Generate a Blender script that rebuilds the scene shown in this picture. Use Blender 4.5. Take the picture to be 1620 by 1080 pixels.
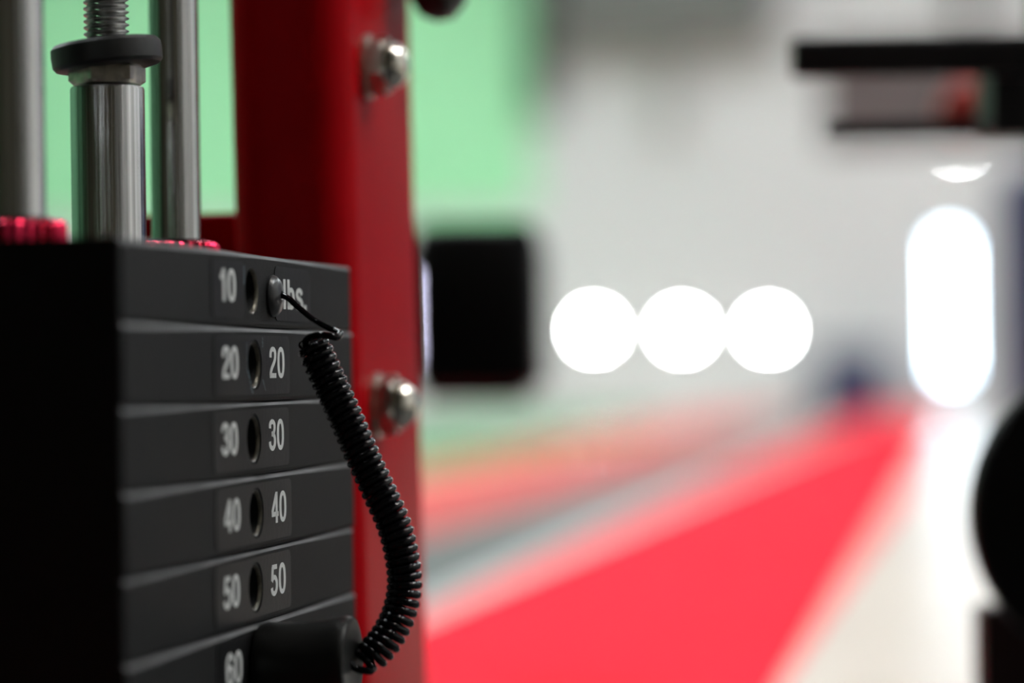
import bpy, bmesh, math, random
from mathutils import Vector, Matrix

random.seed(7)
for o in list(bpy.data.objects):
    bpy.data.objects.remove(o)
scene = bpy.context.scene
C = scene.collection

# ------------------------------------------------------------------ camera
F = 4500.0                      # focal length in pixels of a 1620 x 1080 frame (100 mm lens)
EYE = 0.25
CAM = Vector((0, 0, EYE))
YAW, PITCH, ROLL = math.radians(9.4), math.radians(0.60), math.radians(0.9)
fwd = Vector((-math.sin(YAW) * math.cos(PITCH), math.cos(YAW) * math.cos(PITCH), math.sin(PITCH)))
rt0 = fwd.cross(Vector((0, 0, 1))).normalized()
up0 = rt0.cross(fwd).normalized()
right = (rt0 * math.cos(ROLL) - up0 * math.sin(ROLL)).normalized()
up = (up0 * math.cos(ROLL) + rt0 * math.sin(ROLL)).normalized()
cd = bpy.data.cameras.new('camera')
cam = bpy.data.objects.new('camera', cd)
C.objects.link(cam)
m = Matrix((right, up, -fwd)).transposed().to_4x4()
m.translation = CAM
cam.matrix_world = m
cd.sensor_width = 36.0
cd.lens = 36.0 * F / 1620.0
cd.clip_start = 0.01
cd.clip_end = 200
cd.dof.use_dof = True
cd.dof.focus_distance = 1.005
cd.dof.aperture_fstop = 3.3
cd.dof.aperture_blades = 0
scene.camera = cam

# ------------------------------------------------------------------ world, exposure
w = bpy.data.worlds.new('world')
scene.world = w
w.use_nodes = True
w.node_tree.nodes['Background'].inputs[0].default_value = (0.004, 0.004, 0.0045, 1)
w.node_tree.nodes['Background'].inputs[1].default_value = 1.0
scene.view_settings.view_transform = 'Standard'
scene.view_settings.look = 'None'
scene.view_settings.exposure = 0.0
scene.view_settings.gamma = 1.0
scene.view_settings.use_curve_mapping = False
scene.cycles.use_denoising = True
scene.cycles.use_adaptive_sampling = False
scene.cycles.sample_clamp_indirect = 6.0
PANEL_STRENGTH = 34.0           # ceiling light panels
SLOT_STRENGTH = 24.0            # daylight in the narrow door windows
SPOT_STRENGTH = 220.0           # small wall lamps


def px(x, y, d):
    """point at depth d seen at pixel x, y of the measured photograph"""
    return CAM + right * ((x - 810) / F * d) - up * ((y - 540) / F * d) + fwd * d


# ------------------------------------------------------------------ materials
def mat(name, col, rough=0.5, metal=0.0, spec=0.5, coat=0.0, coat_rough=0.05, emit=None, strength=0.0,
        noise=0.0, nscale=(20, 20, 20), bump=0.0, bscale=(200, 200, 200), rvar=0.0, detail=3.0):
    mt = bpy.data.materials.new(name)
    mt.use_nodes = True
    nt = mt.node_tree
    b = nt.nodes['Principled BSDF']
    b.inputs['Base Color'].default_value = (*col, 1)
    b.inputs['Roughness'].default_value = rough
    b.inputs['Metallic'].default_value = metal
    b.inputs['Specular IOR Level'].default_value = spec
    b.inputs['Coat Weight'].default_value = coat
    b.inputs['Coat Roughness'].default_value = coat_rough
    if emit:
        b.inputs['Emission Color'].default_value = (*emit, 1)
        b.inputs['Emission Strength'].default_value = strength
    if noise or bump or rvar:
        tc = nt.nodes.new('ShaderNodeTexCoord')

        def tex(sc):
            mp = nt.nodes.new('ShaderNodeMapping')
            mp.inputs['Scale'].default_value = sc
            nt.links.new(tc.outputs['Object'], mp.inputs['Vector'])
            n = nt.nodes.new('ShaderNodeTexNoise')
            n.inputs['Scale'].default_value = 1.0
            n.inputs['Detail'].default_value = detail
            nt.links.new(mp.outputs[0], n.inputs['Vector'])
            return n
        if noise:
            n = tex(nscale)
            r = nt.nodes.new('ShaderNodeValToRGB')
            r.color_ramp.elements[0].position = 0.3
            r.color_ramp.elements[1].position = 0.7
            r.color_ramp.elements[0].color = (*[c * (1 - noise) for c in col], 1)
            r.color_ramp.elements[1].color = (*[min(1, c * (1 + noise)) for c in col], 1)
            nt.links.new(n.outputs['Fac'], r.inputs[0])
            nt.links.new(r.outputs[0], b.inputs['Base Color'])
        if rvar:
            n = tex(nscale)
            mr = nt.nodes.new('ShaderNodeMapRange')
            mr.inputs['To Min'].default_value = max(0.02, rough - rvar)
            mr.inputs['To Max'].default_value = rough + rvar
            mr.inputs['From Min'].default_value = 0.3
            mr.inputs['From Max'].default_value = 0.7
            nt.links.new(n.outputs['Fac'], mr.inputs['Value'])
            nt.links.new(mr.outputs[0], b.inputs['Roughness'])
        if bump:
            n = tex(bscale)
            bp = nt.nodes.new('ShaderNodeBump')
            bp.inputs['Strength'].default_value = bump
            bp.inputs['Distance'].default_value = 0.0004
            nt.links.new(n.outputs['Fac'], bp.inputs['Height'])
            nt.links.new(bp.outputs[0], b.inputs['Normal'])
    return mt


M = {
    'wall': mat('white wall paint', (0.74, 0.74, 0.73), 0.85, noise=0.03, nscale=(0.4, 0.4, 0.4)),
    'wall_grey': mat('grey wall paint', (0.52, 0.52, 0.52), 0.85, noise=0.03, nscale=(0.4, 0.4, 0.4)),
    'wall_dark': mat('olive brown wall', (0.030, 0.024, 0.010), 0.7, noise=0.1, nscale=(1, 1, 1)),
    'green': mat('green wall paint', (0.43, 0.92, 0.52), 0.8, noise=0.03, nscale=(0.6, 0.6, 0.6)),
    'green_dark': mat('dark green wall paint', (0.07, 0.20, 0.10), 0.8, noise=0.03, nscale=(0.6, 0.6, 0.6)),
    'ceiling': mat('grey ceiling', (0.13, 0.13, 0.13), 0.9, noise=0.05, nscale=(1, 1, 1)),
    'floor': mat('sealed beige floor', (0.62, 0.53, 0.45), 0.30, spec=0.14, noise=0.05, nscale=(2, 2, 2)),
    'lane': mat('red lane rubber', (0.86, 0.012, 0.034), 0.85, spec=0.07, noise=0.06, nscale=(3, 3, 3)),
    'lane_edge': mat('pale red lane border', (0.80, 0.14, 0.15), 0.42, noise=0.06, nscale=(3, 3, 3)),
    'lane_far': mat('salmon lane rubber', (0.66, 0.085, 0.075), 0.75, spec=0.15, noise=0.06, nscale=(3, 3, 3)),
    'line': mat('white line paint', (0.60, 0.60, 0.585), 0.4, noise=0.05, nscale=(3, 3, 3)),
    'strip': mat('dark grey rubber', (0.035, 0.036, 0.036), 0.5, noise=0.1, nscale=(6, 6, 6)),
    'turf': mat('green turf', (0.08, 0.30, 0.12), 0.85, spec=0.1, noise=0.15, nscale=(6, 6, 6)),
    'plate': mat('black powder coat', (0.010, 0.010, 0.010), 0.6, spec=0.14, noise=0.10, nscale=(60, 60, 60),
                 bump=0.55, bscale=(1500, 1500, 1500)),
    'edge_highlight': mat('plate edge highlight', (0.10, 0.097, 0.10), 0.5, spec=0.5, noise=0.35, nscale=(400, 60, 400)),  # highlight along the top edges put into the colour, with uneven wear
    'hole': mat('hole edge wear', (0.09, 0.08, 0.06), 0.35, metal=0.7, noise=0.5, nscale=(300, 300, 300)),
    'sticker': mat('black vinyl sticker', (0.0085, 0.0085, 0.009), 0.45, spec=0.15, noise=0.15, nscale=(120, 120, 30),
                   bump=0.2, bscale=(400, 400, 400)),
    'print': mat('pale grey print', (0.66, 0.67, 0.66), 0.55, noise=0.06, nscale=(500, 500, 500)),
    'scuff': mat('scuffed vinyl edge', (0.16, 0.24, 0.28), 0.3, noise=0.5, nscale=(900, 900, 900)),
    'chrome': mat('brushed chrome', (0.74, 0.73, 0.73), 0.09, metal=1.0, noise=0.65, nscale=(1100, 1100, 3.0),
                  bump=0.8, bscale=(900, 900, 3), rvar=0.05),
    'steel': mat('zinc steel', (0.58, 0.54, 0.47), 0.32, metal=1.0, noise=0.25, nscale=(250, 250, 250), bump=0.3,
                 bscale=(500, 500, 500)),
    'thread': mat('threaded steel', (0.45, 0.45, 0.44), 0.34, metal=1.0, noise=0.2, nscale=(300, 300, 300)),
    'bolt': mat('chromed bolt', (0.70, 0.66, 0.58), 0.16, metal=1.0),
    'rubber': mat('black rubber', (0.018, 0.018, 0.018), 0.45, spec=0.5, noise=0.2, nscale=(100, 100, 100), bump=0.2,
                  bscale=(600, 600, 600)),
    'red': mat('red gloss paint', (0.42, 0.0018, 0.0055), 0.35, spec=0.03, noise=0.06,
               nscale=(30, 30, 30)),
    'red_alu': mat('red anodised metal', (0.75, 0.03, 0.09), 0.22, metal=1.0),
    'grey_cap': mat('grey plastic button', (0.05, 0.05, 0.052), 0.3, spec=0.5, noise=0.15, nscale=(250, 250, 250),
                    bump=0.15, bscale=(600, 600, 600)),
    'cord': mat('glossy black cord', (0.002, 0.002, 0.003), 0.06, spec=0.32),
    'knob': mat('black satin plastic', (0.012, 0.012, 0.0115), 0.42, spec=0.35, noise=0.1, nscale=(200, 200, 200),
                bump=0.15, bscale=(900, 900, 900)),
    'black': mat('black steel paint', (0.008, 0.008, 0.009), 0.5, spec=0.35),
    'vinyl': mat('black vinyl', (0.003, 0.003, 0.003), 0.6, spec=0.12),
    'maroon': mat('dark maroon cover', (0.020, 0.006, 0.006), 0.5, spec=0.3),
    'redplastic': mat('red plastic', (0.45, 0.03, 0.02), 0.4),
    'navy': mat('navy vinyl', (0.025, 0.03, 0.10), 0.5),
    'greybox': mat('grey duct paint', (0.16, 0.165, 0.15), 0.7),
    'softgrey': mat('soft grey panel', (0.42, 0.42, 0.39), 0.7),
    'darkgrey': mat('dark grey pipe', (0.035, 0.04, 0.035), 0.6),
    'steelplate': mat('dull steel plate', (0.13, 0.118, 0.118), 0.5, noise=0.1, nscale=(20, 20, 20)),
    'white': mat('white lamp housing', (0.8, 0.8, 0.8), 0.5),
    'door': mat('pale door paint', (0.66, 0.645, 0.62), 0.7),
    'panel_light': mat('ceiling light diffuser', (0.9, 0.9, 0.9), 0.5, emit=(0.90, 0.97, 1.0), strength=PANEL_STRENGTH),
    'slot_light': mat('daylit glass', (0.9, 0.9, 0.9), 0.5, emit=(0.66, 0.84, 1.0), strength=SLOT_STRENGTH),
    'spot_light': mat('lamp lens', (0.9, 0.9, 0.9), 0.5, emit=(0.95, 1.0, 0.98), strength=SPOT_STRENGTH),
    'slot_lavender': mat('bluish daylit glass', (0.9, 0.9, 0.9), 0.5, emit=(0.72, 0.70, 1.0), strength=11.0),
    'down_light': mat('downlight lens', (0.9, 0.9, 0.9), 0.5, emit=(1.0, 0.96, 0.9), strength=300.0),
    'blue_light': mat('bluish lamp lens', (0.9, 0.9, 0.9), 0.5, emit=(0.55, 0.58, 1.0), strength=30.0),
}


# ------------------------------------------------------------------ mesh helpers
def link(name, verts, faces, material, parent=None, loc=(0, 0, 0), rotz=0.0, smooth=False, angle=35):
    me = bpy.data.meshes.new(name)
    me.from_pydata([tuple(v) for v in verts], [], faces)
    bm = bmesh.new()
    bm.from_mesh(me)
    bmesh.ops.recalc_face_normals(bm, faces=bm.faces)
    if smooth:
        for f in bm.faces:
            f.smooth = True
        lim = math.radians(angle)
        for e in bm.edges:
            if len(e.link_faces) == 2 and e.calc_face_angle(0) > lim:
                e.smooth = False
    bm.to_mesh(me)
    bm.free()
    me.materials.append(material)
    o = bpy.data.objects.new(name, me)
    C.objects.link(o)
    o.location = loc
    o.rotation_euler = (0, 0, rotz)
    if parent:
        o.parent = parent
    return o


def empty(name, loc, rotz, label, cat, group=None):
    o = bpy.data.objects.new(name, None)
    C.objects.link(o)
    o.location = loc
    o.rotation_euler = (0, 0, rotz)
    o.empty_display_size = 0.02
    return tag(o, label, cat, group)


def tag(o, label, cat, group=None):
    o['label'] = label
    o['category'] = cat
    if group:
        o['group'] = group
    return o


def struct(o, label, cat):
    o['kind'] = 'structure'
    o['label'] = label
    o['category'] = cat
    return o


def loft(loops, cap_start=True, cap_end=True, closed=False):
    n = len(loops[0])
    v = [p for l in loops for p in l]
    f = []
    k = len(loops)
    for i in range(k - 1 if not closed else k):
        a, b = i * n, ((i + 1) % k) * n
        for j in range(n):
            j2 = (j + 1) % n
            f.append((a + j, a + j2, b + j2, b + j))
    if not closed:
        if cap_start:
            f.append(tuple(range(n - 1, -1, -1)))
        if cap_end:
            f.append(tuple(range((k - 1) * n, k * n)))
    return v, f


def merge(*parts):
    V, Fc = [], []
    for v, f in parts:
        o = len(V)
        V += list(v)
        Fc += [tuple(i + o for i in q) for q in f]
    return V, Fc


def frame_of(axis):
    """two unit vectors perpendicular to an axis"""
    a = Vector(axis).normalized()
    t = Vector((0, 0, 1)) if abs(a.z) < 0.9 else Vector((0, 1, 0))
    e1 = t.cross(a).normalized()
    e2 = a.cross(e1).normalized()
    return a, e1, e2


def lathe(profile, axis=(0, 0, 1), origin=(0, 0, 0), n=48, rfun=None, cap=True):
    """profile: (radius, distance along axis)"""
    a, e1, e2 = frame_of(axis)
    O = Vector(origin)
    loops = []
    for r, h in profile:
        l = []
        for j in range(n):
            t = 2 * math.pi * j / n
            rr = r * (rfun(t) if rfun else 1.0)
            l.append(O + a * h + (e1 * math.cos(t) + e2 * math.sin(t)) * rr)
        loops.append(l)
    return loft(loops, cap, cap)


def rrect(w, h, r, k=6, cx=0.0, cy=0.0):
    """rounded rectangle, counter-clockwise list of 2D points"""
    out = []
    for sx, sy, a0 in ((1, 1, 0), (-1, 1, 90), (-1, -1, 180), (1, -1, 270)):
        for i in range(k + 1):
            a = math.radians(a0 + 90.0 * i / k)
            out.append((cx + sx * (w / 2 - r) + r * math.cos(a), cy + sy * (h / 2 - r) + r * math.sin(a)))
    return out


def rbox(x0, x1, y0, y1, z0, z1, b=0.002):
    """box with bevelled edges: rounded plan, chamfered top and bottom"""
    cx, cy, W, H = (x0 + x1) / 2, (y0 + y1) / 2, x1 - x0, y1 - y0
    b = min(b, W / 2.2, H / 2.2, (z1 - z0) / 2.2)
    loops = []
    for z, i in ((z0, b), (z0 + 0.3 * b, 0.3 * b), (z0 + b, 0), (z1 - b, 0), (z1 - 0.3 * b, 0.3 * b), (z1, b)):
        loops.append([Vector((x, y, z)) for x, y in rrect(W - 2 * i, H - 2 * i, max(b - i * 0.5, 1e-4), 3, cx, cy)])
    return loft(loops)


def tube(path, r, n=10, rfun=None):
    path = [Vector(p) for p in path]
    T = []
    for i in range(len(path)):
        T.append((path[min(i + 1, len(path) - 1)] - path[max(i - 1, 0)]).normalized())
    a, e1, e2 = frame_of(T[0])
    loops = []
    for i, p in enumerate(path):
        e1 = (e1 - T[i] * e1.dot(T[i])).normalized()
        e2 = T[i].cross(e1)
        rr = rfun(i / (len(path) - 1)) if rfun else r
        loops.append([p + (e1 * math.cos(2 * math.pi * j / n) + e2 * math.sin(2 * math.pi * j / n)) * rr for j in range(n)])
    return loft(loops)


def catmull(pts, per=10):
    pts = [Vector(p) for p in pts]
    P = [pts[0] * 2 - pts[1]] + pts + [pts[-1] * 2 - pts[-2]]
    out = []
    for i in range(1, len(P) - 2):
        p0, p1, p2, p3 = P[i - 1], P[i], P[i + 1], P[i + 2]
        for k in range(per):
            t = k / per
            out.append(0.5 * ((2 * p1) + (p2 - p0) * t + (2 * p0 - 5 * p1 + 4 * p2 - p3) * t * t
                              + (3 * p1 - p0 - 3 * p2 + p3) * t ** 3))
    out.append(P[-2])
    return out


# ------------------------------------------------------------------ lettering, drawn with a flat pen
def curve2(p, per=6):
    return [(q.x, q.y) for q in catmull([Vector((a, b, 0)) for a, b in p], per)]


def oval(cx, cy, rx, ry, e=2.4, n=40):
    out = []
    for i in range(n + 1):
        t = 2 * math.pi * i / n
        c, s = math.cos(t), math.sin(t)
        out.append((cx + rx * math.copysign(abs(c) ** (2 / e), c), cy + ry * math.copysign(abs(s) ** (2 / e), s)))
    return out


GLYPH = {
    '0': (0.55, [oval(.26, .355, .175, .305)]),
    '1': (0.50, [[(.30, 0), (.30, .71)], curve2([(.07, .52), (.16, .53), (.23, .59), (.265, .69)])]),
    '2': (0.55, [curve2([(.09, .47), (.10, .57), (.16, .64), (.25, .66), (.35, .645), (.41, .58), (.415, .50), (.38, .41),
                         (.29, .32), (.18, .23), (.11, .14), (.09, .06)]), [(.03, .058), (.475, .058)]]),
    '3': (0.55, [curve2([(.085, .51), (.10, .60), (.17, .65), (.25, .66), (.34, .64), (.40, .58), (.40, .50), (.35, .42),
                         (.27, .385), (.19, .382)]),
                 curve2([(.19, .378), (.30, .37), (.385, .32), (.42, .23), (.40, .13), (.33, .07), (.25, .05),
                         (.16, .07), (.09, .13), (.075, .21)])]),
    '4': (0.55, [[(.365, 0), (.365, .71)], [(.35, .67), (.06, .24)], [(.02, .205), (.50, .205)]]),
    '5': (0.55, [[(.11, .655), (.45, .655)], [(.155, .66), (.105, .34)],
                 curve2([(.09, .335), (.15, .395), (.25, .42), (.34, .40), (.41, .32), (.42, .22), (.39, .13), (.32, .07),
                         (.24, .05), (.15, .07), (.095, .12), (.075, .19)])]),
    '6': (0.55, [curve2([(.43, .52), (.39, .61), (.33, .65), (.25, .66), (.16, .62), (.10, .52), (.08, .36), (.09, .20),
                         (.15, .09), (.25, .05), (.35, .08), (.42, .16), (.42, .26), (.37, .36), (.27, .405), (.17, .37),
                         (.10, .28)])]),
    'l': (0.26, [[(.13, 0), (.13, .71)]]),
    'b': (0.56, [[(.12, 0), (.12, .71)], oval(.28, .26, .155, .21, 2.2)]),
    's': (0.50, [curve2([(.40, .37), (.34, .45), (.24, .475), (.13, .44), (.10, .36), (.16, .29), (.25, .26), (.36, .22),
                         (.41, .14), (.36, .06), (.24, .04), (.12, .06), (.06, .15)])]),
    '.': (0.26, [[(.11, 0), (.11, .13)]]),
}


def lettering(text, width, height, penx=0.15, peny=0.11):
    """verts/faces in (u, v) metres, left bottom at the origin, drawn with a broad pen"""
    x = 0
    V, Fc = [], []
    for ch in text:
        adv, strokes = GLYPH[ch]
        for s in strokes:
            base = len(V)
            k = len(s)
            closed = k > 3 and abs(s[0][0] - s[-1][0]) + abs(s[0][1] - s[-1][1]) < 1e-6
            for i in range(k):
                a = s[i - 1] if i > 0 else (s[-2] if closed else s[0])
                b = s[i + 1] if i < k - 1 else (s[1] if closed else s[-1])
                dx, dy = b[0] - a[0], b[1] - a[1]
                L = math.hypot(dx, dy) or 1
                nx, ny = -dy / L, dx / L
                V.append((x + s[i][0] + nx * penx / 2, s[i][1] + ny * peny / 2))
                V.append((x + s[i][0] - nx * penx / 2, s[i][1] - ny * peny / 2))
            for i in range(k - 1):
                q = base + 2 * i
                Fc.append((q, q + 1, q + 3, q + 2))
        x += adv
    x0 = min(v[0] for v in V)
    x1 = max(v[0] for v in V)
    return [((v[0] - x0) / (x1 - x0) * width, v[1] / 0.71 * height) for v in V], Fc


# ------------------------------------------------------------------ the room
X0, X1, Y0, Y1, ZC = -6.4, 3.6, -2.6, 15.0, 3.6


def slab(name, x0, x1, y0, y1, z0, z1, material, parent=None, loc=(0, 0, 0)):
    v = [(x, y, z) for z in (z0, z1) for y in (y0, y1) for x in (x0, x1)]
    f = [(0, 1, 3, 2), (4, 6, 7, 5), (0, 4, 5, 1), (2, 3, 7, 6), (0, 2, 6, 4), (1, 5, 7, 3)]
    return link(name, v, f, material, parent, loc)


struct(slab('floor', X0, X1, Y0, Y1, -0.1, 0, M['floor']), 'sealed beige floor on both sides of the red lanes', 'floor')
struct(slab('ceiling', X0, X1, Y0, Y1, ZC, ZC + 0.1, M['ceiling']), 'grey ceiling high above the hall', 'ceiling')
struct(slab('wall_left', X0 - 0.1, X0, Y0, Y1, 0, ZC, M['green_dark']), 'dark green side wall of the hall, left', 'wall')
struct(slab('wall_right', X1, X1 + 0.1, Y0, Y1, 0, ZC, M['wall_grey']), 'plain pale side wall of the hall, right', 'wall')
struct(slab('wall_back', X0, X1, Y0 - 0.1, Y0, 0, ZC, M['wall_dark']), 'olive brown wall behind the viewer', 'wall')
wf = struct(slab('wall_front', X0, X1, Y1, Y1 + 0.1, 0, ZC, M['wall']), 'white end wall with small lamps, at the end of the lanes', 'wall')
slab('green_panel', X0, (850 - 1555) / 300.0, Y1 - 0.02, Y1, EYE + 0.85, ZC, M['green'], wf)


def farx(x):            # world x on the end wall for a picture column
    return px(x, 560, 1).x / px(x, 560, 1).y * Y1


def farz(y, x=1100):
    p = px(x, y, 1) - CAM
    return EYE + p.z / p.y * Y1


# floor lanes: thin rubber strips along the hall
def lane(name, a, b, material, label, cat, y0=2.0, y1=Y1 - 0.9, t=0.004):
    v, f = rbox(a, b, y0, y1, 0, t, 0.002)
    return tag(link(name, v, f, material), label, cat)


lane('running_lane', -2.24 * EYE, -0.648 * EYE, M['lane'], 'bright red lane running along the floor, nearest the viewer', 'running lane')
lane('lane_line', -2.40 * EYE, -2.24 * EYE, M['line'], 'thin white line between the bright red lane and the dark strip', 'floor line')
lane('rubber_strip', -3.48 * EYE, -2.40 * EYE, M['strip'], 'dark grey rubber strip between the two red lanes', 'floor strip')
lane('running_lane', -5.4 * EYE, -3.48 * EYE, M['lane_far'], 'paler salmon red lane beyond the dark grey strip', 'running lane')
lane('turf_strip', -10.0 * EYE, -5.9 * EYE, M['turf'], 'green turf strip on the floor under the black pad', 'turf')

v, f = rbox(-2.6, 1.6, Y0 + 0.02, 1.98, 0, 0.006, 0.002)  # dark mat added out of view to keep floor bounce off the upright
tag(link('added_dark_mat', v, f, M['strip']), 'added dark mat under the weight machine, out of view, cutting floor bounce light', 'added mat')

# end wall fittings
def fitting(name, x0, x1, ya, yb, depth, material, label, cat):
    """box on the end wall covering picture columns x0..x1 and rows ya..yb"""
    v, f = rbox(farx(x0), farx(x1), Y1 - 0.022 - depth, Y1 - 0.022, farz(yb), min(farz(ya), ZC - 0.005), 0.01)
    return tag(link(name, v, f, material), label, cat)


fitting('ventilation_duct', 900, 1236, -120, 70, 0.3, M['greybox'], 'grey duct high on the end wall, right of the green paint', 'duct')
fitting('drain_pipe', 846, 884, -400, 178, 0.12, M['darkgrey'], 'dark vertical pipe at the edge of the green paint', 'pipe')
fitting('junction_box', 1046, 1082, 95, 215, 0.12, M['softgrey'], 'soft grey box on the white end wall below the duct', 'box')
fitting('hanging_pipe', 1526, 1556, -400, 60, 0.1, M['darkgrey'], 'dark pipe hanging down above the black horizontal arm', 'pipe')


def slot_window(idx, xc, ya, yb, wpx, glass, label):
    """narrow upright window in the end wall, full of daylight"""
    wm = wpx * Y1 / F
    cx = farx(xc)
    z0, z1 = farz(yb, xc), farz(ya, xc)
    y = Y1
    fr = 0.025
    d = slab('window_%d' % idx, cx - wm / 2 - 0.004, cx + wm / 2 + 0.004, y - 0.012, y - 0.001, z0 - 0.004, z1 + 0.004, M['softgrey'])
    struct(d, label, 'window')
    for a, b, c, e in ((cx - wm / 2 - fr, cx - wm / 2, z0 - fr, z1 + fr), (cx + wm / 2, cx + wm / 2 + fr, z0 - fr, z1 + fr),
                       (cx - wm / 2, cx + wm / 2, z1, z1 + fr), (cx - wm / 2, cx + wm / 2, z0 - fr, z0)):
        slab('window_frame', a, b, y - 0.03, y - 0.001, c, e, M['door'], d)
    slab('window_pane', cx - wm / 2, cx + wm / 2, y - 0.018, y - 0.012, z0, z1, glass, d)
    return d


slot_window(1, 1505, 383, 585, 22, M['slot_light'], 'tall narrow window full of white daylight at the end of the lanes')
slot_window(2, 616, 412, 572, 22, M['slot_lavender'], 'narrow bright window at the right edge of the red upright, mostly hidden by it')


def wall_lamp(xp, yp, r, material, label, group=None, sx=1.0):
    t = empty('wall_lamp', (farx(xp), Y1, farz(yp, xp)), 0, label, 'lamp', group)
    v, f = lathe([(r * 1.35, 0), (r * 1.35, 0.025), (r * 1.2, 0.035), (r * 1.02, 0.035), (r * 1.02, 0.03)], (0, -1, 0), (0, 0, 0), 24)
    link('housing', [(p[0] * sx, p[1], p[2]) for p in v], f, M['white'], t, smooth=True)
    v, f = lathe([(r, 0.025), (r, 0.037), (r * 0.8, 0.041)], (0, -1, 0), (0, 0, 0), 24)
    link('lens', [(p[0] * sx, p[1], p[2]) for p in v], f, material, t, smooth=True)
    return t


R = 0.028
wall_lamp(942, 522, R, M['spot_light'], 'bright round lamp on the end wall, leftmost of the row of three', 'row of bright lamps on the end wall', 1.15)
wall_lamp(1081, 522, R, M['spot_light'], 'bright round lamp on the end wall, middle of the row of three', 'row of bright lamps on the end wall', 1.3)
wall_lamp(1217, 522, R, M['spot_light'], 'bright round lamp on the end wall, rightmost of the row of three', 'row of bright lamps on the end wall', 1.15)
wall_lamp(1523, 219, R, M['spot_light'], 'bright lamp high above the tall bright window, half cut off by the black arm')
wall_lamp(1536, 142, R, M['spot_light'], 'bright lamp hidden behind the upper black arm, above the tall bright window')
wall_lamp(1604, 508, R, M['blue_light'], 'bluish lamp on the navy pad right of the tall bright window')

# navy things at the end of the hall
t = empty('wall_pad', (farx(1590), Y1, 0), 0, 'tall navy wall pad right of the tall bright window', 'wall pad')
for k in range(2):
    v, f = rbox(0.0 + k * 1.6, 1.59 + k * 1.6, -0.02, -0.0, 0.03, 1.1, 0.008)
    link('pad', v, f, M['navy'], t)
for k in range(6):
    v, f = rbox(-0.03, -0.001, 0.0, 1.58, 0.03, 2.2, 0.012)  # added out of view to darken what the red upright reflects
    tag(link('wall_pad', v, f, M['navy'], None, (X1, 5.4 + 1.6 * k, 0)), 'added unseen navy pad on the right side wall, darkening reflections, %s from the weight stack' % ('first', 'second', 'third', 'fourth', 'fifth', 'sixth')[k], 'wall pad', 'added navy side wall pads')
t = empty('storage_chest', (farx(1350) * 14.5 / Y1, 14.5, 0.0), 0, 'low navy padded chest on the floor against the end wall', 'chest')
v, f = rbox(-0.20, 0.20, -0.15, 0.15, 0.0, 0.26, 0.02)
link('body', v, f, M['navy'], t)
v, f = rbox(-0.21, 0.21, -0.16, 0.16, 0.26, 0.34, 0.03)
link('cushion', v, f, M['navy'], t)

# ceiling lights
first = None
for yy, row in ((2.4, 'first'), (5.5, 'second'), (8.8, 'third'), (12.2, 'fourth')):
    for xx, side in ((-4.4, 'on the left'), (-1.2, 'in the middle'), (2.4, 'on the right')):
        t = empty('ceiling_light', (xx, yy, ZC), 0, 'white ceiling light panel %s, %s row from the weight stack' % (side, row), 'ceiling light', 'ceiling light panels')
        if first is None:
            v, f = rbox(-0.30, 0.30, -0.62, 0.62, -0.08, -0.001, 0.01)
            a = link('frame', v, f, M['white'], t)
            v, f = rbox(-0.27, 0.27, -0.58, 0.58, -0.09, -0.0805, 0.002)
            b = link('diffuser', v, f, M['panel_light'], t)
            first = (a, b)
        else:
            for s in first:
                c = s.copy()
                C.objects.link(c)
                c.parent = t

# navy padded bollard beyond the black disc
p = px(1650, 560, 4.0)
t = empty('padded_bollard', (p.x, p.y, 0), 0, 'navy padded bollard at the right edge, above the black disc', 'bollard')
ztop = px(1650, 262, 4.0).z
v, f = lathe([(0.056, 0.03), (0.060, 0.04), (0.060, ztop - 0.03), (0.054, ztop - 0.012), (0.038, ztop - 0.002), (0.01, ztop)], n=40)
link('padding', v, f, M['navy'], t, smooth=True)
v, f = lathe([(0.085, 0.0), (0.085, 0.02), (0.06, 0.029)], n=40)
link('base_plate', v, f, M['black'], t, smooth=True)

# small bright downlights over the right-hand side of the machine
for xx, yy, lab in ((1.5, 1.35, 'small round downlight in the ceiling, nearer of the pair'), (2.6, 1.7, 'small round downlight in the ceiling, farther of the pair')):
    t = empty('downlight', (xx, yy, ZC), 0, lab, 'downlight', 'ceiling downlights')
    v, f = lathe([(0.14, 0.001), (0.14, 0.012), (0.108, 0.02), (0.102, 0.004)], (0, 0, -1), (0, 0, 0), 32, cap=False)
    link('trim_ring', v, f, M['white'], t, smooth=True)
    v, f = lathe([(0.10, 0.004), (0.10, 0.008), (0.085, 0.010)], (0, 0, -1), (0, 0, 0), 32)
    link('lens', v, f, M['down_light'], t, smooth=True)

# ------------------------------------------------------------------ the weight stack
SROT = math.radians(-1.55)
O3 = px(400, 577, 0.975)             # centre of the second plate's pin hole
O = Vector((O3.x, O3.y, 0))
Z20 = O3.z
UN = Vector((math.cos(SROT), math.sin(SROT), 0))      # out of the numbered face
US = Vector((-math.sin(SROT), math.cos(SROT), 0))     # along the numbered face, away from the viewer
PITCH_P = 0.0254


def S(n, s, z):
    return O + UN * n + US * s + Vector((0, 0, z))


def to_local(p):
    d = p - O
    return Vector((d.dot(UN), d.dot(US), p.z))


HALF, DEEP, HR = 0.1385, 0.104, 0.0070
TOPZ = Z20 + 1.5 * PITCH_P


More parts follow.
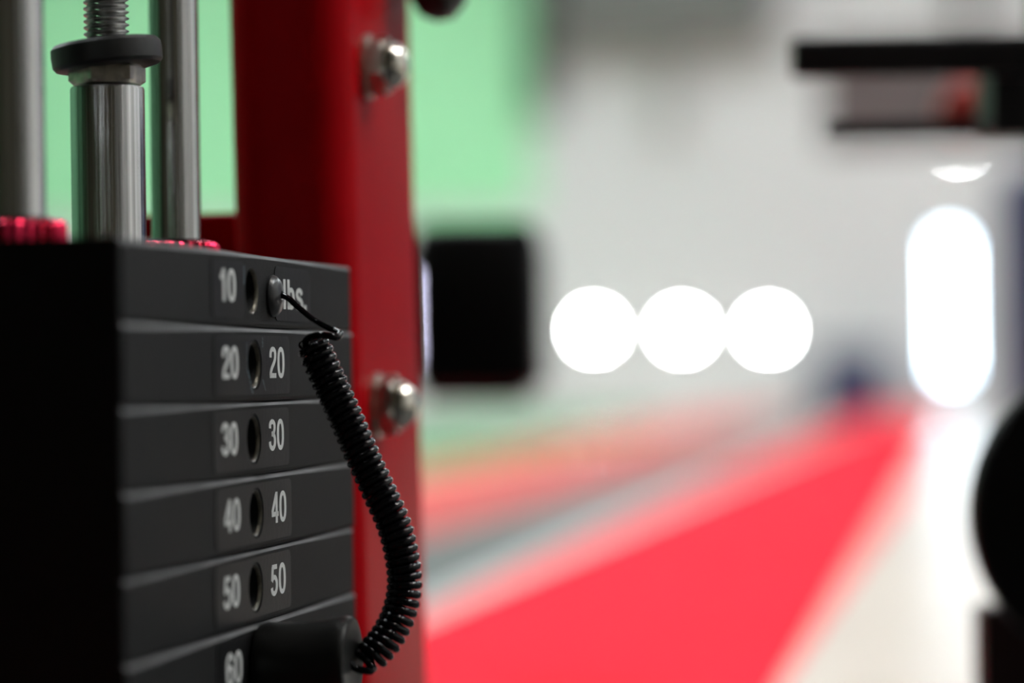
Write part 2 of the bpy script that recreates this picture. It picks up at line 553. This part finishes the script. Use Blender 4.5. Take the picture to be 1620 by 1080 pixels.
def plate_mesh():
    """plate with numbered face at x=0, running along y, a round pin hole in its face"""
    hz = PITCH_P / 2 - 0.00001
    ang = sorted([2 * math.pi * i / 40 for i in range(40)] +
                 [math.atan2(sy * hz, sx * HALF) % (2 * math.pi) for sx in (1, -1) for sy in (1, -1)] +
                 [math.atan2(sy * 0.011, sx * 0.011) % (2 * math.pi) for sx in (1, -1) for sy in (1, -1)])
    ang = [a for i, a in enumerate(ang) if i == 0 or a - ang[i - 1] > 1e-5]

    def circ(r, x):
        return [Vector((x, r * math.cos(a), r * math.sin(a))) for a in ang]

    def rect(a_, b_, x):
        out = []
        for a in ang:
            c, s = math.cos(a), math.sin(a)
            k = min(a_ / abs(c) if abs(c) > 1e-9 else 9, b_ / abs(s) if abs(s) > 1e-9 else 9)
            # keep the corners of every loop on the same rays as the outer rectangle
            kk = min(HALF / abs(c) if abs(c) > 1e-9 else 9, hz / abs(s) if abs(s) > 1e-9 else 9)
            y, z = c * kk, s * kk
            out.append(Vector((x, y * a_ / HALF, z * b_ / hz)))
        return out
    ch = 0.0014
    loops = [circ(HR, -0.045), circ(HR, -0.0012), circ(HR + 0.0009, 0.0), rect(HALF - ch, hz - ch, 0.0),
             rect(HALF - 0.3 * ch, hz - 0.3 * ch, -0.35 * ch), rect(HALF, hz, -ch * 1.1),
             rect(HALF, hz, -DEEP + ch), rect(HALF - ch, hz - ch, -DEEP)]
    v, f = loft(loops)
    me = bpy.data.meshes.new('plate_body')
    me.from_pydata([tuple(p) for p in v], [], f)
    bm = bmesh.new()
    bm.from_mesh(me)
    bmesh.ops.recalc_face_normals(bm, faces=bm.faces)
    n = len(ang)
    bm.faces.ensure_lookup_table()
    for q in bm.faces:
        r = max(math.hypot(p.co.y, p.co.z) for p in q.verts)
        if r < HR + 0.001 and len(q.verts) == 4:
            q.smooth = True
            if min(p.co.x for p in q.verts) > -0.002 and True:
                q.material_index = 1
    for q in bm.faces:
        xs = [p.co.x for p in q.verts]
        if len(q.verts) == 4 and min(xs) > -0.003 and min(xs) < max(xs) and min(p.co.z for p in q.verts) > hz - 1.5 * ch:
            q.material_index = 2  # painted highlight, upper front chamfer only
    bm.to_mesh(me)
    bm.free()
    me.materials.append(M['plate'])
    me.materials.append(M['hole'])
    me.materials.append(M['edge_highlight'])
    return me


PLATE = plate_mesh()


def sticker_mesh(s0, s1, z0, z1, hole):
    p0 = rrect(s1 - s0, z1 - z0, 0.0028, 6, (s0 + s1) / 2, (z0 + z1) / 2)
    pts = []
    for i_, (y_, z_) in enumerate(p0):
        y2, z2 = p0[(i_ + 1) % len(p0)]
        k_ = max(1, int(math.hypot(y2 - y_, z2 - z_) / 0.0015))
        pts += [(y_ + (y2 - y_) * q_ / k_, z_ + (z2 - z_) * q_ / k_) for q_ in range(k_)]
    t = 0.00028
    if not hole:
        return loft([[Vector((0.00005, y, z)) for y, z in pts], [Vector((t, y, z)) for y, z in pts]])
    inner = []
    for y, z in pts:
        a = math.atan2(z, y)
        inner.append((math.cos(a) * (HR + 0.0017), math.sin(a) * (HR + 0.0017)))
    return loft([[Vector((0.00005, y, z)) for y, z in inner], [Vector((0.00005, y, z)) for y, z in pts],
                 [Vector((t, y, z)) for y, z in pts], [Vector((t, y, z)) for y, z in inner]], closed=True)


def number(text, s, zc, width, height, parent):
    V, Fc = lettering(text, width, height)
    return link('print', [(0.00036, s + u, zc - height / 2 + v) for u, v in V], Fc, M['print'], parent)


N_PLATES = 8
names = ['10', '20', '30', '40', '50', '60']
LABELS = ['topmost black weight plate, printed 10 lbs. with a grey button on its face',
          'second black weight plate from the top, printed 20 with a scuffed sticker',
          'third black weight plate from the top, printed 30 on both sides of its hole',
          'fourth black weight plate from the top, printed 40 on both sides of its hole',
          'fifth black weight plate from the top, printed 50, just above the pin knob',
          'sixth black weight plate from the top, printed 60, with the pin knob in it',
          'seventh black weight plate from the top, right under the one with the pin knob',
          'lowest black weight plate of the stack, resting on the rubber bumpers']
for i in range(N_PLATES):
    zc = Z20 + (1 - i) * PITCH_P
    jit = [0, 0.0004, -0.0002, 0.0003, -0.0003, 0.0002][i % 6]
    lab = LABELS[i]
    t = empty('weight_plate', S(jit, 0, zc), SROT, lab, 'weight plate', 'weight plates in the stack')
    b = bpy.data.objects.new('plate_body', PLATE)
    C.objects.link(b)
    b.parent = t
    if i == 0:
        st = link('sticker', *sticker_mesh(-0.0474, -0.0105, -0.0098, 0.0095, False), M['sticker'], t)
        number('10', -0.0385, 0.0012, 0.0182, 0.0109, st)
        st = link('sticker', *sticker_mesh(0.0285, 0.076, -0.0098, 0.0095, False), M['sticker'], t)
        number('lbs.', 0.0390, -0.0002, 0.0310, 0.0107, st)
        # grey button that anchors the coiled cord
    elif i < 6:
        st = link('sticker', *sticker_mesh(-0.0474, 0.0450, -0.0102, 0.0102, True), M['sticker'], t)
        number(names[i], -0.0385, 0.0008, 0.0187, 0.0109, st)
        number(names[i], 0.0182, 0.0008, 0.0195, 0.0109, st)
    if i == 1:
        rnd = random.Random(3)

        def scuff(y0, z0, y1, z1, w):
            n = 26
            V, Fc = [], []
            for k in range(n + 1):
                q = k / n
                y = y0 + (y1 - y0) * q + rnd.uniform(-1, 1) * 0.00025
                z = z0 + (z1 - z0) * q
                ww = w * rnd.uniform(0.1, 1.0)
                V += [(0.00034, y - ww, z), (0.00034, y + ww, z)]
            for k in range(n):
                Fc.append((2 * k, 2 * k + 1, 2 * k + 3, 2 * k + 2))
            link('scuff', V, Fc, M['scuff'], t)
        scuff(-0.0095, 0.0075, -0.0092, -0.002, 0.0003)
        scuff(-0.0088, -0.002, -0.0030, -0.0098, 0.0005)
        scuff(0.0095, -0.0050, 0.0130, -0.0090, 0.0005)
        scuff(0.0098, 0.0060, 0.0100, 0.0095, 0.0003)
    if i == 0:
        V, Fc = [], []
        link('scuff', [(0.00034, -0.0104, 0.0085), (0.00034, -0.0099, 0.0083), (0.00034, -0.0101, 0.002), (0.00034, -0.0106, 0.0018)],
             [(0, 1, 2, 3)], M['scuff'], t)

# guide rod + stem axis: plate centre line
ROD_S, MID_N = 0.083, -0.053
STACK_BOTTOM = Z20 + 1.5 * PITCH_P - N_PLATES * PITCH_P

# lifting stem: coupling, nut, rubber washer, threaded rod
stem_px = px(172, 300, 0.988)
sl = to_local(stem_px)
SN, SS = sl.x, sl.y
zc1 = px(172, 137, 0.988).z                 # top of coupling
zn1 = px(172, 107, 0.988).z                 # top of nut
zw = px(171, 88, 0.988).z                   # centre of rubber washer
t = empty('lifting_stem', S(SN, SS, TOPZ), SROT, 'chrome lifting stem with hex nut and threaded rod, on the top plate', 'weight stem')
h = zc1 - TOPZ
rc = 0.01285
v, f = lathe([(rc, 0.0), (rc, h - 0.0012), (rc - 0.0003, h - 0.0004), (rc - 0.0010, h)], n=72)
link('coupling', v, f, M['chrome'], t, smooth=True)
hx = [0.0126 / math.cos(0) for _ in range(6)]


def hexnut(z0, z1, r, rot=0.0):
    n = 48
    loops = []
    for z, k in ((z0, 0.90), (z0 + 0.0012, 1.0), (z1 - 0.0012, 1.0), (z1, 0.90)):
        l = []
        for j in range(n):
            a = 2 * math.pi * j / n
            sec = (a % (math.pi / 3)) - math.pi / 6
            rr = r * math.cos(math.pi / 6) / math.cos(sec)
            if k < 1:
                rr = min(rr, r * math.cos(math.pi / 6) * 1.01)
            l.append(Vector((rr * math.cos(a + rot), rr * math.sin(a + rot), z)))
        loops.append(l)
    return loft(loops)


v, f = hexnut(h + 0.0006, zn1 - TOPZ + 0.001, 0.0134, math.radians(25))
link('hex_nut', v, f, M['steel'], t, smooth=True, angle=20)
# threads
r_o, r_i, pit = 0.0079, 0.0066, 0.00222
z0t, z1t = h - 0.002, h + 0.16
n = 28
turns = int((z1t - z0t) / pit)
V, Fc = [], []
prof = [(r_i, 0.0), (r_i, 0.12), (r_o, 0.45), (r_o, 0.58), (r_i, 0.9)]
for k in range(turns * n + 1):
    a = 2 * math.pi * k / n
    zb = z0t + pit * k / n
    for r, q in prof:
        V.append((r * math.cos(a), r * math.sin(a), zb + q * pit))
m_ = len(prof)
for k in range(turns * n):
    for q in range(m_ - 1):
        a = k * m_ + q
        Fc.append((a, a + 1, a + m_ + 1, a + m_))
link('threaded_rod', V, Fc, M['thread'], t, smooth=True, angle=40)
# rubber washer, sitting slightly askew
rw, tw = 0.0193, 0.0092
v, f = lathe([(0.0082, -tw / 2), (rw - 0.0035, -tw / 2), (rw - 0.0012, -tw / 2 + 0.0006), (rw - 0.0002, -tw / 2 + 0.0018), (rw, 0.001),
              (rw - 0.0002, tw / 2 - 0.0012), (rw - 0.0012, tw / 2), (0.0082, tw / 2)], n=64, cap=False)
v2, f2 = lathe([(0.0082, -tw / 2), (0.0082, tw / 2)], n=64, cap=False)
rotm = Matrix.Rotation(math.radians(-6.0), 4, 'Y') @ Matrix.Rotation(math.radians(1.5), 4, 'X')
v, f = merge((v, f), (v2, f2))
v = [rotm @ p + Vector((0.0, 0, zw - TOPZ)) for p in v]
link('rubber_washer', v, f, M['rubber'], t, smooth=True)

# fluted red collars around the guide rods
def flute(t_):
    return 1.0 + 0.035 * math.cos(26 * t_)


for sgn, lab in ((-1, 'red fluted metal collar on the top plate around the nearer guide rod'),
                 (1, 'red fluted metal collar on the top plate around the farther guide rod')):
    t = empty('rod_collar', S(MID_N, sgn * ROD_S, TOPZ), SROT, lab, 'collar', 'red rod collars')
    hh = 0.0085
    v, f = lathe([(0.0108, 0), (0.0145, 0), (0.0155, 0.001), (0.0155, hh - 0.0015), (0.0145, hh - 0.0003), (0.0140, hh), (0.0108, hh), (0.0108, 0.0)], n=156, rfun=flute, cap=False)
    link('flutes', v, f, M['red_alu'], t, smooth=True)
    v, f = lathe([(0.0097, -0.0), (0.0107, 0.0), (0.0107, hh + 0.001), (0.0097, hh + 0.001), (0.0097, 0)], n=48, cap=False)
    link('bushing', v, f, M['black'], t, smooth=True)

# ------------------------------------------------------------------ red machine frame with chrome guide rods
PN0, PN1, PS0, PS1 = -0.0525, -0.002, 0.1475, 0.278
TILT = 0.012
frame = empty('machine_frame', S((PN0 + PN1) / 2, (PS0 + PS1) / 2, 0), SROT, 'red gloss steel upright frame with bolts, behind the weight stack', 'machine frame')
FN, FS = (PN0 + PN1) / 2, (PS0 + PS1) / 2


def fl(n, s, z):
    """stack coordinates to frame-local"""
    return Vector((n - FN, s - FS, z))


def post_dx(z):
    return -TILT * (z - Z20)


pr = rrect(PN1 - PN0, PS1 - PS0, 0.0165, 12)
zs = [0.06, 0.3, 0.6, 0.9, 1.2, 1.55, 1.9]
link('upright', *loft([[Vector((x + post_dx(z), y, z)) for x, y in pr] for z in zs]), M['red'], frame, smooth=True)
# floor beam, top beam
pr2 = rrect(0.10, 0.06, 0.012, 6)
link('base_beam', *loft([[fl(MID_N + x, s, 0.0365 + y) for x, y in pr2] for s in (-0.35, 0.40)]), M['red'], frame, smooth=True)
link('top_beam', *loft([[fl(MID_N + x * 0.6, s, 1.925 + y) for x, y in pr2] for s in (-0.20, 0.30)]), M['red'], frame, smooth=True)
for sgn in (-1, 1):
    v, f = lathe([(0.00925, 0.06), (0.00925, 1.895)], n=64)
    link('guide_rod', [Vector(p) + fl(MID_N, sgn * ROD_S, 0) for p in v], f, M['chrome'], frame, smooth=True)
    v, f = lathe([(0.022, 0.06), (0.022, STACK_BOTTOM - 0.001)], n=32)
    link('rubber_bumper', [Vector(p) + fl(MID_N, sgn * ROD_S, 0) for p in v], f, M['rubber'], frame, smooth=True)
# bracket that runs from the upright behind the rods
zb = px(300, 336, 1.17).z
pb = rrect(0.012, 0.05, 0.003, 4)
link('bracket', *loft([[fl(n_, 0.192 + x, zb - 0.025 + y) for x, y in pb] for n_ in (PN0 + 0.004, PN0 - 0.052)]), M['red'], frame, smooth=True)
# dome nuts on the numbered side of the upright
for yp, xp in ((108, 612), (640, 622)):
    zq = px(xp, yp, 1.165).z
    sq = 0.184
    base = fl(PN1 + post_dx(zq), sq, zq)
    dn = Vector((1, 0, 0))
    v, f = lathe([(0.0132, -0.0005), (0.0132, 0.0018), (0.0122, 0.0022)], (1, 0, 0), (0, 0, 0), 40)
    bo = link('bolt', [base + Vector(p) for p in v], f, M['steel'], frame, smooth=True)
    hexv = []
    v, f = hexnut(0.0022, 0.0095, 0.0128, 0.3)
    link('hex_head', [base + Vector((p.z, p.x, p.y)) for p in v], f, M['steel'], bo, smooth=True, angle=20)
    v, f = lathe([(0.0100, 0.0095)] + [(0.0100 * math.cos(a), 0.0095 + 0.0082 * math.sin(a)) for a in [math.radians(k) for k in range(10, 86, 12)]],
                 (1, 0, 0), (0, 0, 0), 32)
    link('dome', [base + Vector(p) for p in v], f, M['bolt'], bo, smooth=True)
# round black pull knob higher up
zk = px(700, -38, 1.23).z
base = fl(PN1 + post_dx(zk), 0.245, zk)
v, f = lathe([(0.006, 0), (0.006, 0.004), (0.0125, 0.006), (0.019, 0.010), (0.0215, 0.016), (0.0205, 0.023), (0.015, 0.028), (0.007, 0.030)], (1, 0, 0), base, 40)
link('pull_knob', v, f, M['knob'], frame, smooth=True)

# ------------------------------------------------------------------ selector pin with its coiled cord
zp = Z20 - 4 * PITCH_P
pin = empty('selector_pin', S(0, 0, zp), SROT, 'black selector pin with flared knob and coiled cord, in the plate printed 60', 'selector pin')


def pl(p):
    q = to_local(Vector(p))
    return Vector((q.x, q.y, q.z - zp))


v, f = lathe([(0.0050, -0.04), (0.0050, 0.004)], (1, 0, 0), (0, 0, 0), 24)
link('shaft', v, f, M['chrome'], pin, smooth=True)
v, f = lathe([(0.0105, 0.0008), (0.0128, 0.0016), (0.0136, 0.004), (0.0134, 0.011), (0.0136, 0.018), (0.0143, 0.024), (0.0152, 0.0285), (0.0157, 0.031),
              (0.0156, 0.0326), (0.0150, 0.0336), (0.0135, 0.0339), (0.0105, 0.0334), (0.006, 0.0331), (0.002, 0.0331)], (1, 0, 0), (0, 0, 0), 64)
link('knob', v, f, M['knob'], pin, smooth=True)
# grey button on the top plate
bc = Vector((0, 0.0250, px(434, 468, 0.999).z - zp))
v, f = lathe([(0.0072, 0.0), (0.0074, 0.0008), (0.0070, 0.0017), (0.0058, 0.0028), (0.0040, 0.0035), (0.0018, 0.0038), (0.0013, 0.0030)], (1, 0, 0), bc, 40)
link('anchor_button', v, f, M['grey_cap'], pin, smooth=True)
# cord: straight lead, then the coil, then into the knob
lead = [bc + Vector((0.0022, 0, 0))] + [pl(px(*q)) for q in ((448, 468, 0.998), (458, 473, 0.996), (471, 485, 0.993), (485, 497, 0.990), (500, 508, 0.987),
                                                            (519, 518, 0.985), (530, 523, 0.984))]
link('cord_lead', *tube(catmull(lead, 8), 0.00105, 12), M['cord'], pin, smooth=True)
cpts = [(494, 540, 0.988), (502, 562, 0.988), (522, 606, 0.988), (548, 662, 0.987), (573, 720, 0.986), (600, 778, 0.985), (623, 830, 0.984),
        (636, 880, 0.983), (640, 925, 0.982), (632, 968, 0.980), (614, 1005, 0.978), (592, 1032, 0.976), (574, 1046, 0.975)]
cl = catmull([pl(px(*q)) for q in cpts], 14)
# resample by arc length into a helix
acc = [0.0]
for i in range(1, len(cl)):
    acc.append(acc[-1] + (cl[i] - cl[i - 1]).length)
LEN = acc[-1]
TURNS = 41
PER = 20
RADH = 0.0048
CORD = 0.00148
hel = []
T0 = (cl[1] - cl[0]).normalized()
_, e1, e2 = frame_of(T0)
idx = 0
NST = TURNS * PER
for k in range(NST + 1):
    d = LEN * k / NST
    while idx < len(cl) - 2 and acc[idx + 1] < d:
        idx += 1
    q = (d - acc[idx]) / (acc[idx + 1] - acc[idx])
    p = cl[idx].lerp(cl[idx + 1], q)
    i0, i1 = max(idx - 1, 0), min(idx + 2, len(cl) - 1)
    T = (cl[i1] - cl[i0]).normalized()
    e1 = (e1 - T * e1.dot(T)).normalized()
    e2 = T.cross(e1)
    a = 2 * math.pi * k / PER
    u = k / NST
    rr = RADH * (0.80 + 0.20 * min(1, u / 0.03)) * (1.0 - 0.25 * max(0, (u - 0.96) / 0.04))
    hel.append(p + (e1 * math.cos(a) + e2 * math.sin(a)) * rr)
coil = link('coiled_cord', *tube(hel, CORD, 10), M['cord'], pin, smooth=True, angle=80)
# loop over the top of the coil that joins lead and coil, and the tail into the knob
top = [lead[-1], pl(px(537, 527, 0.982)), pl(px(533, 533, 0.980)), pl(px(520, 531, 0.979)), pl(px(503, 530, 0.980)), pl(px(488, 535, 0.983)), pl(px(482, 545, 0.988)),
       hel[6]]
link('cord_loop', *tube(catmull(top, 8), 0.0013, 12), M['cord'], pin, smooth=True)
tail = [hel[-8], pl(px(588, 1060, 0.970)), pl(px(575, 1060, 0.969)), pl(px(562, 1056, 0.969)), Vector((0.0322, 0.0, 0.0))]
link('cord_tail', *tube(catmull(tail, 8), 0.00135, 12), M['cord'], pin, smooth=True)

# ------------------------------------------------------------------ black padded machine further back
PD = 2.0
pc = px(700, 490, PD)
t = empty('padded_bench', (pc.x, pc.y, 0.004), YAW * 0.8, 'black padded seat block on a post, just behind the red upright', 'gym bench')
zt, zbm = px(700, 352, PD).z - 0.004, px(700, 622, PD).z - 0.004
v, f = rbox(-0.020, 0.069, -0.02, 0.26, zbm, zt, 0.010)
link('pad', v, f, M['vinyl'], t, smooth=True)
v, f = rbox(-0.014, 0.058, 0.0, 0.24, zbm - 0.006, zbm + 0.0005, 0.002)
link('backing_board', v, f, M['black'], t)
v, f = rbox(-0.064, -0.0205, 0.10, 0.125, zt - 0.028, zt - 0.012, 0.003)
link('arm', v, f, M['black'], t)
v, f = rbox(-0.076, -0.052, 0.10, 0.13, 0.02, zt - 0.005, 0.004)
link('post', v, f, M['black'], t)
v, f = rbox(-0.22, -0.03, 0.07, 0.16, 0.0, 0.025, 0.006)
link('foot', v, f, M['black'], t)

# ------------------------------------------------------------------ black cable machine at the right edge
def cam_axes_yaw():
    return YAW


D = 1.38
base = px(1660, 540, 1.5)
mach = empty('cable_machine', (base.x, base.y, 0), YAW, 'black steel machine with horizontal arms at the right edge', 'gym machine')
RM = Matrix.Rotation(-YAW, 4, 'Z')


def ml(x, y, d):
    return RM @ (px(x, y, d) - Vector((base.x, base.y, 0)))


def mbox(x0, x1, ya, yb, d, dep, b=0.003):
    """box facing the viewer spanning picture columns/rows at depth d"""
    p = ml(x0, (ya + yb) / 2, d)
    q = ml(x1, (ya + yb) / 2, d)
    top_, bot = ml((x0 + x1) / 2, ya, d).z, ml((x0 + x1) / 2, yb, d).z
    return rbox(p.x, q.x, p.y, p.y + dep, bot, top_, b)


link('upper_arm', *mbox(1254, 1720, 54, 118, D, 0.014), M['black'], mach)
link('lower_arm', *mbox(1306, 1720, 187, 216, 1.46, 0.008, 0.002), M['black'], mach)
link('carriage', *mbox(1568, 1720, 58, 214, 1.41, 0.05), M['black'], mach)
p = ml(1668, 540, 1.47)
v, f = rbox(p.x, p.x + 0.06, p.y, p.y + 0.06, 0.03, 1.7, 0.006)
link('column', v, f, M['black'], mach)
v, f = rbox(p.x - 0.03, p.x + 0.14, p.y - 0.1, p.y + 0.35, 0.0065, 0.03, 0.006)
link('foot', v, f, M['black'], mach)
link('lower_cover', *mbox(1556, 1740, 958, 1340, 1.43, 0.03), M['maroon'], mach)
kc = ml(1526, 180, 1.9)
v, f = lathe([(0.004, 0.0), (0.016, 0.003), (0.021, 0.010), (0.021, 0.024), (0.014, 0.031), (0.004, 0.034)], (0, -1, 0), kc, 32)
link('red_knob', v, f, M['redplastic'], mach, smooth=True)['label'] = 'red plastic knob'
pcn = ml(1786, 810, 1.36)
t2 = empty('weight_disc', Vector((base.x, base.y, 0)) + RM.inverted() @ pcn, YAW, 'round black weight disc hung on the machine at the right edge', 'weight disc')
v, f = lathe([(0.014, -0.012), (0.022, -0.013), (0.024, -0.008), (0.062, -0.008), (0.066, -0.012), (0.074, -0.012), (0.0762, -0.009), (0.0762, 0.009), (0.074, 0.012), (0.014, 0.012), (0.014, -0.012)],
             (0, -1, 0), (0, 0, 0), 64, cap=False)
link('disc', v, f, M['vinyl'], t2, smooth=True)
v, f = lathe([(0.0125, -0.09), (0.0125, 0.03), (0.011, 0.032)], (0, -1, 0), pcn, 24)
link('weight_peg', v, f, M['chrome'], mach, smooth=True)

# grey board on a stand, behind the machine arms
BD = 5.0
b0 = px(1470, 400, BD)
t = empty('notice_board', (b0.x, b0.y, 0.0), YAW, 'plain grey board on a stand, behind the two black arms', 'board')
wpx_ = BD / F
zt, zb_ = px(1470, 60, BD).z, px(1470, 231, BD).z
v, f = rbox(-165 * wpx_, 260 * wpx_, -0.012, 0.012, zb_, zt, 0.004)
link('panel', v, f, M['steelplate'], t)
v, f = rbox(200 * wpx_, 230 * wpx_, 0.013, 0.045, 0.02, zt - 0.05, 0.004)
link('post', v, f, M['black'], t)
v, f = rbox(120 * wpx_, 310 * wpx_, -0.12, 0.16, 0.0, 0.02, 0.005)
link('foot', v, f, M['black'], t)
